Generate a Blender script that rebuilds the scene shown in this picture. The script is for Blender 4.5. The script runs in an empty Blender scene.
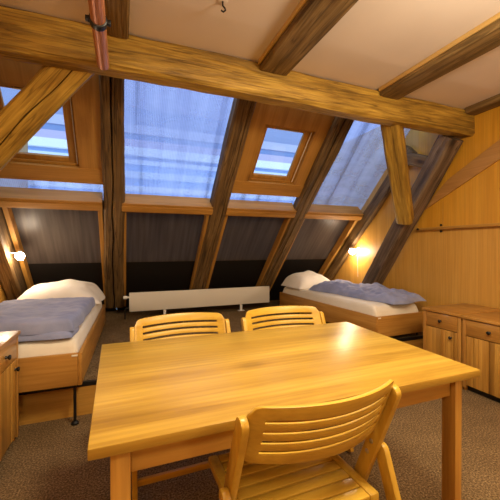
import bpy, bmesh, math, random
from mathutils import Vector, Matrix, noise

# ------------------------------------------------------------------ camera, world, light, exposure
SC = bpy.context.scene
COL = SC.collection
cam_data = bpy.data.cameras.new('camera')
cam = bpy.data.objects.new('camera', cam_data)
COL.objects.link(cam)
cam_data.sensor_width = 36.0
cam_data.lens = 323.0 / 500.0 * 36.0
cam_data.clip_start = 0.02
cam.location = (0, 0, 1.23)
_yaw, _pit, _rol = math.radians(21.4), math.radians(-0.4), math.radians(0.05)
cam.matrix_world = (Matrix.Translation((0, 0, 1.23)) @ Matrix.Rotation(-_yaw, 4, 'Z')
                    @ Matrix.Rotation(math.pi / 2 + _pit, 4, 'X') @ Matrix.Rotation(-_rol, 4, 'Z'))
SC.camera = cam

world = bpy.data.worlds.new('dusk_sky')
SC.world = world
world.use_nodes = True
wn = world.node_tree.nodes
wn['Background'].inputs[0].default_value = (0.50, 0.70, 1.0, 1)
wn['Background'].inputs[1].default_value = 1.95

def point(name, loc, w, col, rad):
    l = bpy.data.lights.new(name, 'POINT'); l.energy = w; l.color = col; l.shadow_soft_size = rad
    o = bpy.data.objects.new(name, l); COL.objects.link(o); o.location = loc
    return o
WARM = (1.0, 0.85, 0.60)
_l = bpy.data.lights.new('ceiling_lamp_light', 'AREA'); _l.shape = 'DISK'; _l.size = 0.45; _l.energy = 56; _l.color = WARM
_o = bpy.data.objects.new('ceiling_lamp_light', _l); COL.objects.link(_o); _o.location = (0.70, 0.95, 2.56)
point('room_lamp_light', (1.55, 0.45, 2.2), 76, WARM, 0.16)
point('left_fill_light', (-0.25, -0.7, 2.15), 44, WARM, 0.16)  # added fill from the left, evens out the light; no fitting there
point('rear_fill_light', (2.2, -1.6, 1.5), 58, WARM, 0.25)  # low fill added behind the viewer to lift the beam undersides

SC.view_settings.view_transform = 'Standard'
SC.view_settings.look = 'None'
SC.view_settings.gamma = 1
SC.view_settings.use_curve_mapping = False
SC.view_settings.exposure = 0.0

# ------------------------------------------------------------------ helpers
random.seed(4)

class MB:
    """collects shapes in one bmesh"""
    def __init__(self): self.bm = bmesh.new()
    def box(self, lo, hi, bevel=0.0, seg=2, M=None):
        lo, hi = Vector(lo), Vector(hi)
        r = bmesh.ops.create_cube(self.bm, size=1.0)
        vs = r['verts']
        bmesh.ops.scale(self.bm, vec=hi - lo, verts=vs)
        bmesh.ops.translate(self.bm, vec=(lo + hi) / 2, verts=vs)
        if M is not None: bmesh.ops.transform(self.bm, matrix=M, verts=vs)
        if bevel > 0:
            es = list({e for v in vs for e in v.link_edges})
            bmesh.ops.bevel(self.bm, geom=es, offset=bevel, segments=seg, profile=0.5, affect='EDGES')
        return self
    def hexa(self, pts, bevel=0.0, seg=2):
        """8 points: bottom loop 4, top loop 4"""
        vs = [self.bm.verts.new(p) for p in pts]
        fs = [(3, 2, 1, 0), (4, 5, 6, 7), (0, 1, 5, 4), (1, 2, 6, 5), (2, 3, 7, 6), (3, 0, 4, 7)]
        F = [self.bm.faces.new([vs[i] for i in f]) for f in fs]
        if bevel > 0:
            es = list({e for f in F for e in f.edges})
            bmesh.ops.bevel(self.bm, geom=es, offset=bevel, segments=seg, profile=0.5, affect='EDGES')
        return self
    def tube(self, pts, r, n=12, caps=True):
        pts = [Vector(p) for p in pts]
        rs = r if isinstance(r, (list, tuple)) else [r] * len(pts)
        rings = []
        up = None
        for i, p in enumerate(pts):
            d = (pts[min(i + 1, len(pts) - 1)] - pts[max(i - 1, 0)]).normalized()
            if up is None: up = d.orthogonal().normalized()
            a = (up - d * up.dot(d)).normalized(); up = a
            b = d.cross(a)
            rings.append([self.bm.verts.new(p + (a * math.cos(t) + b * math.sin(t)) * rs[i])
                          for t in [2 * math.pi * k / n for k in range(n)]])
        for A, B in zip(rings, rings[1:]):
            for k in range(n):
                self.bm.faces.new((A[k], A[(k + 1) % n], B[(k + 1) % n], B[k]))
        if caps:
            self.bm.faces.new(rings[0][::-1]); self.bm.faces.new(rings[-1])
        return self
    def lathe(self, prof, n=20, M=None):
        rings = []
        M = M or Matrix.Identity(4)
        for rr, z in prof:
            rings.append([self.bm.verts.new(M @ Vector((rr * math.cos(2 * math.pi * k / n), rr * math.sin(2 * math.pi * k / n), z))) for k in range(n)])
        for A, B in zip(rings, rings[1:]):
            for k in range(n):
                self.bm.faces.new((A[k], A[(k + 1) % n], B[(k + 1) % n], B[k]))
        if prof[0][0] > 1e-6: self.bm.faces.new(rings[0][::-1])
        if prof[-1][0] > 1e-6: self.bm.faces.new(rings[-1])
        return self
    def ball(self, c, r, sc=(1, 1, 1)):
        g = bmesh.ops.create_uvsphere(self.bm, u_segments=18, v_segments=10, radius=r)
        bmesh.ops.scale(self.bm, vec=sc, verts=g['verts'])
        bmesh.ops.translate(self.bm, vec=c, verts=g['verts'])
        return self
    def prism(self, poly, axis, lo, hi, bevel=0.0):
        """extrude a 2D polygon along an axis. axis 0: poly is (y,z); 1: (x,z); 2: (x,y)"""
        def P(a, b, t):
            return {0: (t, a, b), 1: (a, t, b), 2: (a, b, t)}[axis]
        A = [self.bm.verts.new(P(a, b, lo)) for a, b in poly]
        B = [self.bm.verts.new(P(a, b, hi)) for a, b in poly]
        n = len(poly)
        F = [self.bm.faces.new((A[i], A[(i + 1) % n], B[(i + 1) % n], B[i])) for i in range(n)]
        F += [self.bm.faces.new(A[::-1]), self.bm.faces.new(B)]
        bmesh.ops.recalc_face_normals(self.bm, faces=F)
        if bevel > 0:
            es = list({e for f in F for e in f.edges})
            bmesh.ops.bevel(self.bm, geom=es, offset=bevel, segments=2, profile=0.5, affect='EDGES')
        return self
    def build(self, name, m, parent=None, smooth=True, angle=40, mw=None):
        bmesh.ops.recalc_face_normals(self.bm, faces=self.bm.faces[:])
        me = bpy.data.meshes.new(name)
        self.bm.to_mesh(me); self.bm.free()
        me.materials.append(m)
        if smooth:
            me.polygons.foreach_set('use_smooth', [True] * len(me.polygons))
            me.set_sharp_from_angle(angle=math.radians(angle))
        o = bpy.data.objects.new(name, me)
        COL.objects.link(o)
        if parent is not None: o.parent = parent
        if mw is not None: o.matrix_world = mw
        return o

def tag(o, label=None, cat=None, group=None, kind=None):
    if label: o['label'] = label
    if cat: o['category'] = cat
    if group: o['group'] = group
    if kind: o['kind'] = kind
    return o
def struct(o, label=None): return tag(o, label, None, None, 'structure')
def empty(name, loc=(0, 0, 0), rz=0.0, label=None, cat=None, group=None):
    o = bpy.data.objects.new(name, None); COL.objects.link(o)
    o.empty_display_size = 0.1
    o.location = loc; o.rotation_euler = (0, 0, rz)
    return tag(o, label, cat, group)
def copy_tree(o, parent=None):
    c = o.copy(); COL.objects.link(c)
    if parent is not None: c.parent = parent
    for ch in list(o.children): copy_tree(ch, c)
    return c

# ------------------------------------------------------------------ materials
def new_mat(name):
    m = bpy.data.materials.new(name); m.use_nodes = True
    nt = m.node_tree
    return m, nt, nt.nodes['Principled BSDF']
def ramp(nt, stops):
    r = nt.nodes.new('ShaderNodeValToRGB')
    el = r.color_ramp.elements
    while len(el) < len(stops): el.new(0.5)
    for e, (p, c) in zip(el, stops):
        e.position = p; e.color = (*c, 1)
    return r
def mixc(nt, mode, fac, a, b):
    x = nt.nodes.new('ShaderNodeMix'); x.data_type = 'RGBA'; x.blend_type = mode
    def put(sock, v):
        if hasattr(v, 'is_linked') or hasattr(v, 'links'): nt.links.new(v, sock)
        elif isinstance(v, tuple): sock.default_value = (*v, 1)
        else: sock.default_value = v
    put(x.inputs[0], fac); put(x.inputs[6], a); put(x.inputs[7], b)
    return x.outputs[2]
def plain(name, col, rough=0.5, metal=0.0, spec=0.5):
    m, nt, b = new_mat(name)
    b.inputs['Base Color'].default_value = (*col, 1)
    b.inputs['Roughness'].default_value = rough
    b.inputs['Metallic'].default_value = metal
    b.inputs['Specular IOR Level'].default_value = spec
    return m
def wood(name, stops, axis=0, across=9.0, along=0.7, rough=0.45, knots=0.0, bump=0.08, fine=0.35, coat=0.0, blotch=0.25, strips=0.0, strip_axis=1, spec=0.4, strip_lo=0.90, cracks=0.0):
    m, nt, b = new_mat(name)
    tc = nt.nodes.new('ShaderNodeTexCoord')
    oi = nt.nodes.new('ShaderNodeObjectInfo')
    add = nt.nodes.new('ShaderNodeVectorMath'); add.operation = 'ADD'
    mul = nt.nodes.new('ShaderNodeMath'); mul.operation = 'MULTIPLY'; mul.inputs[1].default_value = 13.7
    nt.links.new(oi.outputs['Random'], mul.inputs[0])
    nt.links.new(tc.outputs['Object'], add.inputs[0]); nt.links.new(mul.outputs[0], add.inputs[1])
    vec = add.outputs[0]
    if strips > 0:      # staves glued side by side: each takes its own slice of the grain
        sep = nt.nodes.new('ShaderNodeSeparateXYZ'); nt.links.new(tc.outputs['Object'], sep.inputs[0])
        q = nt.nodes.new('ShaderNodeMath'); q.operation = 'DIVIDE'; q.inputs[1].default_value = strips
        nt.links.new(sep.outputs[strip_axis], q.inputs[0])
        fl = nt.nodes.new('ShaderNodeMath'); fl.operation = 'FLOOR'; nt.links.new(q.outputs[0], fl.inputs[0])
        wnz = nt.nodes.new('ShaderNodeTexWhiteNoise'); wnz.noise_dimensions = '1D'; nt.links.new(fl.outputs[0], wnz.inputs['W'])
        sc_ = nt.nodes.new('ShaderNodeVectorMath'); sc_.operation = 'SCALE'; sc_.inputs['Scale'].default_value = 7.0
        nt.links.new(wnz.outputs['Color'], sc_.inputs[0])
        a2 = nt.nodes.new('ShaderNodeVectorMath'); a2.operation = 'ADD'
        nt.links.new(vec, a2.inputs[0]); nt.links.new(sc_.outputs[0], a2.inputs[1]); vec = a2.outputs[0]
    s = [across] * 3; s[axis] = along
    mp = nt.nodes.new('ShaderNodeMapping'); mp.inputs['Scale'].default_value = s
    nt.links.new(vec, mp.inputs[0])
    n1 = nt.nodes.new('ShaderNodeTexNoise'); n1.inputs['Scale'].default_value = 1.3; n1.inputs['Detail'].default_value = 6
    n1.inputs['Roughness'].default_value = 0.6; n1.inputs['Distortion'].default_value = 0.7
    nt.links.new(mp.outputs[0], n1.inputs['Vector'])
    r1 = ramp(nt, [(p_, (c_[0], c_[1] * 0.95, c_[2] * 0.80)) for p_, c_ in stops]); nt.links.new(n1.outputs['Fac'], r1.inputs[0])
    s2 = [across * 9] * 3; s2[axis] = along * 4
    mp2 = nt.nodes.new('ShaderNodeMapping'); mp2.inputs['Scale'].default_value = s2
    nt.links.new(vec, mp2.inputs[0])
    n2 = nt.nodes.new('ShaderNodeTexNoise'); n2.inputs['Scale'].default_value = 1.0; n2.inputs['Detail'].default_value = 3
    nt.links.new(mp2.outputs[0], n2.inputs['Vector'])
    r2 = ramp(nt, [(0.36, (0.55, 0.5, 0.45)), (0.62, (1, 1, 1))]); nt.links.new(n2.outputs['Fac'], r2.inputs[0])
    col = mixc(nt, 'MULTIPLY', fine, r1.outputs[0], r2.outputs[0])
    n3 = nt.nodes.new('ShaderNodeTexNoise'); n3.inputs['Scale'].default_value = 2.2; n3.inputs['Detail'].default_value = 3
    nt.links.new(vec, n3.inputs['Vector'])
    r3 = ramp(nt, [(0.35, (0.6, 0.57, 0.5)), (0.65, (1.0, 1.0, 1.0))]); nt.links.new(n3.outputs['Fac'], r3.inputs[0])
    col = mixc(nt, 'MULTIPLY', blotch, col, r3.outputs[0])
    if knots > 0:
        s3 = [2.6] * 3; s3[axis] = 1.5
        mp3 = nt.nodes.new('ShaderNodeMapping'); mp3.inputs['Scale'].default_value = s3
        nt.links.new(vec, mp3.inputs[0])
        v = nt.nodes.new('ShaderNodeTexVoronoi'); v.inputs['Scale'].default_value = 1.0
        nt.links.new(mp3.outputs[0], v.inputs['Vector'])
        rk = ramp(nt, [(0.05, (0.16, 0.10, 0.06)), (0.10, (0.70, 0.62, 0.52)), (0.16, (1, 1, 1))])
        nt.links.new(v.outputs['Distance'], rk.inputs[0])
        col = mixc(nt, 'MULTIPLY', knots, col, rk.outputs[0])
    if cracks > 0:
        s4 = [11.0] * 3; s4[axis] = 0.55
        mp4 = nt.nodes.new('ShaderNodeMapping'); mp4.inputs['Scale'].default_value = s4; mp4.inputs['Location'].default_value = (3.1, 5.7, 1.9)
        nt.links.new(vec, mp4.inputs[0])
        n4 = nt.nodes.new('ShaderNodeTexNoise'); n4.inputs['Scale'].default_value = 1.0; n4.inputs['Detail'].default_value = 4; n4.inputs['Distortion'].default_value = 0.3
        nt.links.new(mp4.outputs[0], n4.inputs['Vector'])
        r4 = ramp(nt, [(0.455, (1, 1, 1)), (0.468, (0.22, 0.17, 0.12)), (0.478, (0.22, 0.17, 0.12)), (0.492, (1, 1, 1))]); nt.links.new(n4.outputs['Fac'], r4.inputs[0])
        col = mixc(nt, 'MULTIPLY', cracks, col, r4.outputs[0])
    if strips > 0:
        rs = ramp(nt, [(0.0, (strip_lo, strip_lo * 0.98, strip_lo * 0.94)), (1.0, (1.03, 1.03, 1.0))]); nt.links.new(wnz.outputs['Value'], rs.inputs[0])
        col = mixc(nt, 'MULTIPLY', 1.0, col, rs.outputs[0])
    nt.links.new(col, b.inputs['Base Color'])
    b.inputs['Roughness'].default_value = rough
    b.inputs['Specular IOR Level'].default_value = spec
    if coat > 0:
        b.inputs['Coat Weight'].default_value = coat; b.inputs['Coat Roughness'].default_value = 0.16
    bp = nt.nodes.new('ShaderNodeBump'); bp.inputs['Strength'].default_value = bump; bp.inputs['Distance'].default_value = 0.02
    mm = nt.nodes.new('ShaderNodeMath'); mm.operation = 'ADD'
    nt.links.new(n1.outputs['Fac'], mm.inputs[0]); nt.links.new(n2.outputs['Fac'], mm.inputs[1])
    nt.links.new(mm.outputs[0], bp.inputs['Height']); nt.links.new(bp.outputs[0], b.inputs['Normal'])
    return m

M = {}
HONEY = [(0.28, (0.36, 0.175, 0.032)), (0.48, (0.52, 0.28, 0.060)), (0.70, (0.62, 0.36, 0.090))]
OLDH = [(0.25, (0.23, 0.135, 0.022)), (0.45, (0.44, 0.275, 0.046)), (0.62, (0.57, 0.37, 0.066)), (0.8, (0.42, 0.25, 0.046))]
DARK = [(0.25, (0.08, 0.048, 0.020)), (0.5, (0.21, 0.13, 0.052)), (0.75, (0.34, 0.22, 0.095))]
GREY = [(0.25, (0.06, 0.038, 0.026)), (0.5, (0.20, 0.14, 0.10)), (0.75, (0.36, 0.27, 0.21))]
M['purlin'] = wood('old_golden_timber', OLDH, 0, 7, 1.1, 0.6, 1.0, 0.4, 0.75, blotch=0.7, cracks=0.5)
M['brace'] = wood('old_brace_timber', OLDH, 0, 9, 1.1, 0.6, 1.0, 0.4, 0.75, blotch=0.7, cracks=0.5)
M['rafter'] = wood('weathered_dark_timber', DARK, 0, 9, 0.8, 0.7, 0.8, 0.5, 0.75, blotch=0.7, cracks=0.7)
M['post'] = wood('weathered_grey_timber', GREY, 0, 9, 0.8, 0.7, 0.8, 0.5, 0.75, blotch=0.7, cracks=0.7)
M['joist'] = wood('brown_joist_timber', [(0.25, (0.085, 0.053, 0.022)), (0.5, (0.23, 0.148, 0.062)), (0.75, (0.35, 0.235, 0.105))], 1, 8, 0.9, 0.65, 0.8, 0.4, 0.7, blotch=0.6, cracks=0.5)
PINE = [(0.28, (0.36, 0.17, 0.034)), (0.5, (0.50, 0.26, 0.058)), (0.72, (0.58, 0.32, 0.085))]
M['board_x'] = wood('pine_board_long', PINE, 0, 7, 0.6, 0.5, 0.6, 0.06, 0.25)
M['board_y'] = wood('pine_board_upright', PINE, 1, 7, 0.6, 0.5, 0.6, 0.06, 0.25)
M['board_z'] = wood('pine_strip', PINE, 2, 7, 0.6, 0.5, 0.3, 0.06, 0.25)
M['gable'] = wood('honey_plywood_wall', [(0.25, (0.54, 0.285, 0.055)), (0.5, (0.61, 0.335, 0.072)), (0.75, (0.66, 0.385, 0.095))], 2, 9, 0.45, 0.42, 0.0, 0.03, 0.3, blotch=0.12)
M['rail'] = wood('rail_wood', HONEY, 1, 9, 0.6, 0.45, 0.2, 0.05, 0.3)
M['batten'] = wood('pale_batten', [(0.25, (0.60, 0.40, 0.14)), (0.5, (0.72, 0.50, 0.20)), (0.75, (0.78, 0.57, 0.26))], 1, 9, 0.6, 0.4)
M['table'] = wood('table_top_oak', [(0.28, (0.32, 0.178, 0.026)), (0.48, (0.47, 0.292, 0.050)), (0.68, (0.55, 0.368, 0.075))], 0, 5.5, 0.5, 0.34, 0.3, 0.03, 0.45, strips=0.125, blotch=0.3)
M['table_leg'] = wood('table_leg_oak', HONEY, 2, 9, 0.6, 0.4, 0.0, 0.04, 0.3)
M['apron'] = wood('table_apron_oak', HONEY, 0, 9, 0.6, 0.4, 0.0, 0.04, 0.3)
CH = [(0.28, (0.44, 0.245, 0.028)), (0.5, (0.55, 0.335, 0.042)), (0.72, (0.62, 0.40, 0.060))]
M['chair_x'] = wood('beech_crosswise', CH, 0, 8, 0.6, 0.35, 0.0, 0.03, 0.25, blotch=0.1)
M['chair_z'] = wood('beech_upright', CH, 2, 8, 0.6, 0.35, 0.0, 0.03, 0.25, blotch=0.1)
BEDW = [(0.28, (0.31, 0.14, 0.030)), (0.48, (0.43, 0.21, 0.046)), (0.70, (0.52, 0.275, 0.07))]
M['bed_y'] = wood('bed_side_wood', BEDW, 1, 9, 0.6, 0.4, 0.0, 0.04, 0.3)
M['bed_x'] = wood('bed_end_wood', BEDW, 0, 9, 0.6, 0.4, 0.0, 0.04, 0.3)
M['fascia'] = wood('step_riser_wood', HONEY, 0, 7, 0.6, 0.45, 0.1, 0.04, 0.3)
CAB = [(0.28, (0.30, 0.135, 0.030)), (0.5, (0.44, 0.215, 0.05)), (0.72, (0.54, 0.29, 0.075))]
M['cab_z'] = wood('cabinet_wood_upright', CAB, 2, 9, 0.6, 0.38, 0.1, 0.04, 0.35)
M['door'] = wood('boarded_door_wood', [(0.28, (0.40, 0.19, 0.036)), (0.5, (0.54, 0.28, 0.06)), (0.72, (0.64, 0.37, 0.09))], 2, 9, 0.6, 0.38, 0.1, 0.04, 0.35, strips=0.047, strip_lo=0.62)
M['cab_y'] = wood('cabinet_wood_level', CAB, 1, 9, 0.6, 0.36, 0.1, 0.04, 0.35, coat=0.2)
M['black'] = plain('black_metal', (0.012, 0.011, 0.010), 0.4, 0.3)
M['knee_shade'] = plain('painted_shade_black', (0.008, 0.006, 0.005), 0.6)  # dark colour that paints the shade low on the roof slope
M['steel'] = plain('steel_bolt', (0.6, 0.57, 0.52), 0.3, 0.9)
M['white_metal'] = plain('white_enamel', (0.66, 0.61, 0.52), 0.45)
M['white_plastic'] = plain('white_plastic', (0.75, 0.72, 0.66), 0.4)
M['tag'] = plain('pale_sticker', (0.80, 0.74, 0.60), 0.5)

def copper():
    m, nt, b = new_mat('aged_copper')
    n = nt.nodes.new('ShaderNodeTexNoise'); n.inputs['Scale'].default_value = 14; n.inputs['Detail'].default_value = 4
    r = ramp(nt, [(0.35, (0.36, 0.13, 0.065)), (0.65, (0.62, 0.27, 0.15))])
    nt.links.new(n.outputs['Fac'], r.inputs[0]); nt.links.new(r.outputs[0], b.inputs['Base Color'])
    b.inputs['Metallic'].default_value = 0.45; b.inputs['Roughness'].default_value = 0.42
    return m
M['copper'] = copper()
def ceiling_mat():
    m, nt, b = new_mat('ceiling_plaster')
    n = nt.nodes.new('ShaderNodeTexNoise'); n.inputs['Scale'].default_value = 1.5; n.inputs['Detail'].default_value = 4
    r = ramp(nt, [(0.3, (0.69, 0.585, 0.51)), (0.7, (0.75, 0.64, 0.56))])
    tc = nt.nodes.new('ShaderNodeTexCoord'); nt.links.new(tc.outputs['Object'], n.inputs['Vector'])
    nt.links.new(n.outputs['Fac'], r.inputs[0]); nt.links.new(r.outputs[0], b.inputs['Base Color'])
    b.inputs['Roughness'].default_value = 0.7
    return m
M['ceiling'] = ceiling_mat()
def carpet_mat():
    m, nt, b = new_mat('brown_carpet')
    tc = nt.nodes.new('ShaderNodeTexCoord')
    n = nt.nodes.new('ShaderNodeTexNoise'); n.inputs['Scale'].default_value = 110; n.inputs['Detail'].default_value = 3
    nt.links.new(tc.outputs['Object'], n.inputs['Vector'])
    r = ramp(nt, [(0.34, (0.085, 0.050, 0.022)), (0.52, (0.19, 0.118, 0.054)), (0.70, (0.34, 0.225, 0.11))])
    nt.links.new(n.outputs['Fac'], r.inputs[0])
    n2 = nt.nodes.new('ShaderNodeTexNoise'); n2.inputs['Scale'].default_value = 5; n2.inputs['Detail'].default_value = 3
    nt.links.new(tc.outputs['Object'], n2.inputs['Vector'])
    r2 = ramp(nt, [(0.3, (0.78, 0.77, 0.75)), (0.7, (1, 1, 1))]); nt.links.new(n2.outputs['Fac'], r2.inputs[0])
    nt.links.new(mixc(nt, 'MULTIPLY', 1.0, r.outputs[0], r2.outputs[0]), b.inputs['Base Color'])
    b.inputs['Roughness'].default_value = 0.95; b.inputs['Specular IOR Level'].default_value = 0.1
    bp = nt.nodes.new('ShaderNodeBump'); bp.inputs['Strength'].default_value = 0.35; bp.inputs['Distance'].default_value = 0.008
    n3 = nt.nodes.new('ShaderNodeTexNoise'); n3.inputs['Scale'].default_value = 190; n3.inputs['Detail'].default_value = 2
    nt.links.new(tc.outputs['Object'], n3.inputs['Vector'])
    nt.links.new(n3.outputs['Fac'], bp.inputs['Height']); nt.links.new(bp.outputs[0], b.inputs['Normal'])
    return m
M['carpet'] = carpet_mat()
def fabric(name, c1, c2, sc=3.0, rough=0.85, sheen=0.2):
    m, nt, b = new_mat(name)
    tc = nt.nodes.new('ShaderNodeTexCoord')
    n = nt.nodes.new('ShaderNodeTexNoise'); n.inputs['Scale'].default_value = sc; n.inputs['Detail'].default_value = 5
    nt.links.new(tc.outputs['Object'], n.inputs['Vector'])
    r = ramp(nt, [(0.35, c1), (0.65, c2)]); nt.links.new(n.outputs['Fac'], r.inputs[0])
    nt.links.new(r.outputs[0], b.inputs['Base Color'])
    b.inputs['Roughness'].default_value = rough; b.inputs['Specular IOR Level'].default_value = 0.2
    b.inputs['Sheen Weight'].default_value = sheen
    n3 = nt.nodes.new('ShaderNodeTexNoise'); n3.inputs['Scale'].default_value = 28; n3.inputs['Detail'].default_value = 3
    nt.links.new(tc.outputs['Object'], n3.inputs['Vector'])
    bp = nt.nodes.new('ShaderNodeBump'); bp.inputs['Strength'].default_value = 0.12; bp.inputs['Distance'].default_value = 0.02
    nt.links.new(n3.outputs['Fac'], bp.inputs['Height']); nt.links.new(bp.outputs[0], b.inputs['Normal'])
    return m
M['sheet'] = fabric('cream_sheet', (0.70, 0.62, 0.50), (0.78, 0.70, 0.58))
M['pillow'] = fabric('white_pillow_linen', (0.74, 0.69, 0.62), (0.82, 0.77, 0.70))
M['duvet'] = fabric('blue_grey_linen', (0.20, 0.225, 0.37), (0.28, 0.30, 0.45), 5)

def polycarb():
    """twin-wall sheet: vertical flutes, dusty, lets the dusk outside glow through"""
    m, nt, b = new_mat('fluted_translucent_sheet')
    out = nt.nodes['Material Output']
    tc = nt.nodes.new('ShaderNodeTexCoord')
    sep = nt.nodes.new('ShaderNodeSeparateXYZ'); nt.links.new(tc.outputs['Object'], sep.inputs[0])
    mp = nt.nodes.new('ShaderNodeMapping'); mp.inputs['Scale'].default_value = (8, 0.3, 1); nt.links.new(tc.outputs['Object'], mp.inputs[0])
    n = nt.nodes.new('ShaderNodeTexNoise'); n.inputs['Scale'].default_value = 1; n.inputs['Detail'].default_value = 4
    nt.links.new(mp.outputs[0], n.inputs['Vector'])
    r = ramp(nt, [(0.32, (0.30, 0.29, 0.38)), (0.44, (0.62, 0.62, 0.78)), (0.66, (0.80, 0.81, 0.94))]); nt.links.new(n.outputs['Fac'], r.inputs[0])
    w = nt.nodes.new('ShaderNodeMath'); w.operation = 'MULTIPLY'; w.inputs[1].default_value = 2 * math.pi / 0.016
    nt.links.new(sep.outputs[0], w.inputs[0])
    sn = nt.nodes.new('ShaderNodeMath'); sn.operation = 'SINE'; nt.links.new(w.outputs[0], sn.inputs[0])
    mr = nt.nodes.new('ShaderNodeMapRange'); mr.inputs[1].default_value = -1; mr.inputs[2].default_value = 1; mr.inputs[3].default_value = 0.82; mr.inputs[4].default_value = 1.0
    nt.links.new(sn.outputs[0], mr.inputs[0])
    mp2 = nt.nodes.new('ShaderNodeMapping'); mp2.inputs['Scale'].default_value = (2.5, 5, 1); nt.links.new(tc.outputs['Object'], mp2.inputs[0])
    n2 = nt.nodes.new('ShaderNodeTexNoise'); n2.inputs['Scale'].default_value = 1; n2.inputs['Detail'].default_value = 4
    nt.links.new(mp2.outputs[0], n2.inputs['Vector'])
    col = mixc(nt, 'MULTIPLY', 1.0, r.outputs[0], mr.outputs[0])
    tl = nt.nodes.new('ShaderNodeBsdfTranslucent'); nt.links.new(col, tl.inputs[0])
    rf = nt.nodes.new('ShaderNodeBsdfTransparent'); nt.links.new(mixc(nt, 'MIX', 0.55, col, (0.95, 0.97, 1.0)), rf.inputs[0])
    gl = nt.nodes.new('ShaderNodeBsdfGlossy'); gl.inputs['Roughness'].default_value = 0.25; gl.inputs['Color'].default_value = (0.8, 0.8, 0.8, 1)
    r2 = ramp(nt, [(0.3, (0.58, 0.58, 0.58)), (0.7, (0.78, 0.78, 0.78))]); nt.links.new(n2.outputs['Fac'], r2.inputs[0])
    m1 = nt.nodes.new('ShaderNodeMixShader'); nt.links.new(r2.outputs[0], m1.inputs[0])
    nt.links.new(tl.outputs[0], m1.inputs[1]); nt.links.new(rf.outputs[0], m1.inputs[2])
    m2 = nt.nodes.new('ShaderNodeMixShader'); m2.inputs[0].default_value = 0.05
    nt.links.new(m1.outputs[0], m2.inputs[1]); nt.links.new(gl.outputs[0], m2.inputs[2])
    nt.links.new(m2.outputs[0], out.inputs[0])
    return m
M['polycarb'] = polycarb()
def corrugated():
    m, nt, b = new_mat('brown_fluted_sheet')
    tc = nt.nodes.new('ShaderNodeTexCoord')
    mp = nt.nodes.new('ShaderNodeMapping'); mp.inputs['Scale'].default_value = (25, 1.2, 1); nt.links.new(tc.outputs['Object'], mp.inputs[0])
    n = nt.nodes.new('ShaderNodeTexNoise'); n.inputs['Scale'].default_value = 1; n.inputs['Detail'].default_value = 3; nt.links.new(mp.outputs[0], n.inputs['Vector'])
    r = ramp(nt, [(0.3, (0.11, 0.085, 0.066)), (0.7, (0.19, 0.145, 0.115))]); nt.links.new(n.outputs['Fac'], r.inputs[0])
    nt.links.new(r.outputs[0], b.inputs['Base Color'])
    b.inputs['Roughness'].default_value = 0.38
    return m
M['corrugated'] = corrugated()
def glass():
    m, nt, b = new_mat('skylight_glass')
    out = nt.nodes['Material Output']
    t = nt.nodes.new('ShaderNodeBsdfTransparent'); t.inputs[0].default_value = (0.93, 0.95, 0.97, 1)
    g = nt.nodes.new('ShaderNodeBsdfGlossy'); g.inputs['Roughness'].default_value = 0.03
    x = nt.nodes.new('ShaderNodeMixShader'); x.inputs[0].default_value = 0.06
    nt.links.new(t.outputs[0], x.inputs[1]); nt.links.new(g.outputs[0], x.inputs[2]); nt.links.new(x.outputs[0], out.inputs[0])
    return m
M['glass'] = glass()
def emit(name, col, s):
    m, nt, b = new_mat(name)
    b.inputs['Emission Color'].default_value = (*col, 1); b.inputs['Emission Strength'].default_value = s
    b.inputs['Base Color'].default_value = (0.8, 0.8, 0.8, 1)
    return m
M['bulb'] = emit('glowing_bulb', (1.0, 0.80, 0.58), 280)

# ------------------------------------------------------------------ geometry constants
CEIL = 2.64
STEP = 0.24            # raised floor towards the roof
STEP_Y = 2.676
XL, XR, YB = -1.32, 3.365, -2.6
KS = 5.5               # slope of the roof: y + z = KS is the room side of the rafters
h2 = math.sqrt(0.5)
SL = Matrix(((1, 0, 0, 0), (0, -h2, -h2, KS), (0, h2, -h2, 0), (0, 0, 0, 1)))   # local x along wall, y up the slope, z into the room
def tz(z, d=0.0): return z / h2 + d

# ------------------------------------------------------------------ floor, walls, ceiling
struct(MB().box((XL - 0.1, YB - 0.1, -0.08), (XR + 0.1, STEP_Y - 0.02, 0.0)).build('floor', M['carpet'], smooth=False), 'brown speckled carpet of the lower floor')
struct(MB().box((XL, STEP_Y, 0.0), (XR, 5.6, STEP)).build('floor', M['carpet'], smooth=False), 'brown carpet of the raised floor by the roof slope')
struct(MB().box((XL, STEP_Y - 0.02, 0.0), (XR, STEP_Y - 0.0005, STEP - 0.03)).build('trim_1', M['fascia'], smooth=False), 'honey wood riser board of the floor step')
struct(MB().box((XL, STEP_Y - 0.024, STEP - 0.03), (XR, STEP_Y - 0.0005, STEP + 0.004), 0.003).build('trim_2', M['black'], smooth=False), 'black nosing along the floor step')
struct(MB().box((XL - 0.1, YB, 0), (XL, 5.7, CEIL + 0.3)).build('wall_left', M['gable'], smooth=False), 'honey wood gable wall on the left')
struct(MB().box((XL, YB - 0.1, 0), (XR, YB, CEIL)).build('wall_back', M['gable'], smooth=False), 'wood wall behind the viewer')
struct(MB().box((XL, YB, CEIL), (XR, 2.76, CEIL + 0.1)).build('ceiling', M['ceiling'], smooth=False), 'pinkish beige plaster ceiling')
w = struct(MB().box((XR, YB, 0), (XR + 0.1, 5.7, CEIL + 0.3)).build('wall_right', M['gable'], smooth=False), 'honey plywood gable wall on the right')
M['gable_up'] = wood('amber_plywood_wall', [(0.25, (0.54, 0.265, 0.025)), (0.5, (0.62, 0.315, 0.032)), (0.75, (0.66, 0.36, 0.045))], 2, 9, 0.45, 0.42, 0.0, 0.03, 0.3, blotch=0.12)
struct(MB().box((XR - 0.005, -0.6, 1.452), (XR - 0.0005, 2.93, CEIL - 0.0005)).build('wall_right', M['gable_up'], smooth=False), 'amber plywood upper panel of the right gable wall above the rail')
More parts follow.
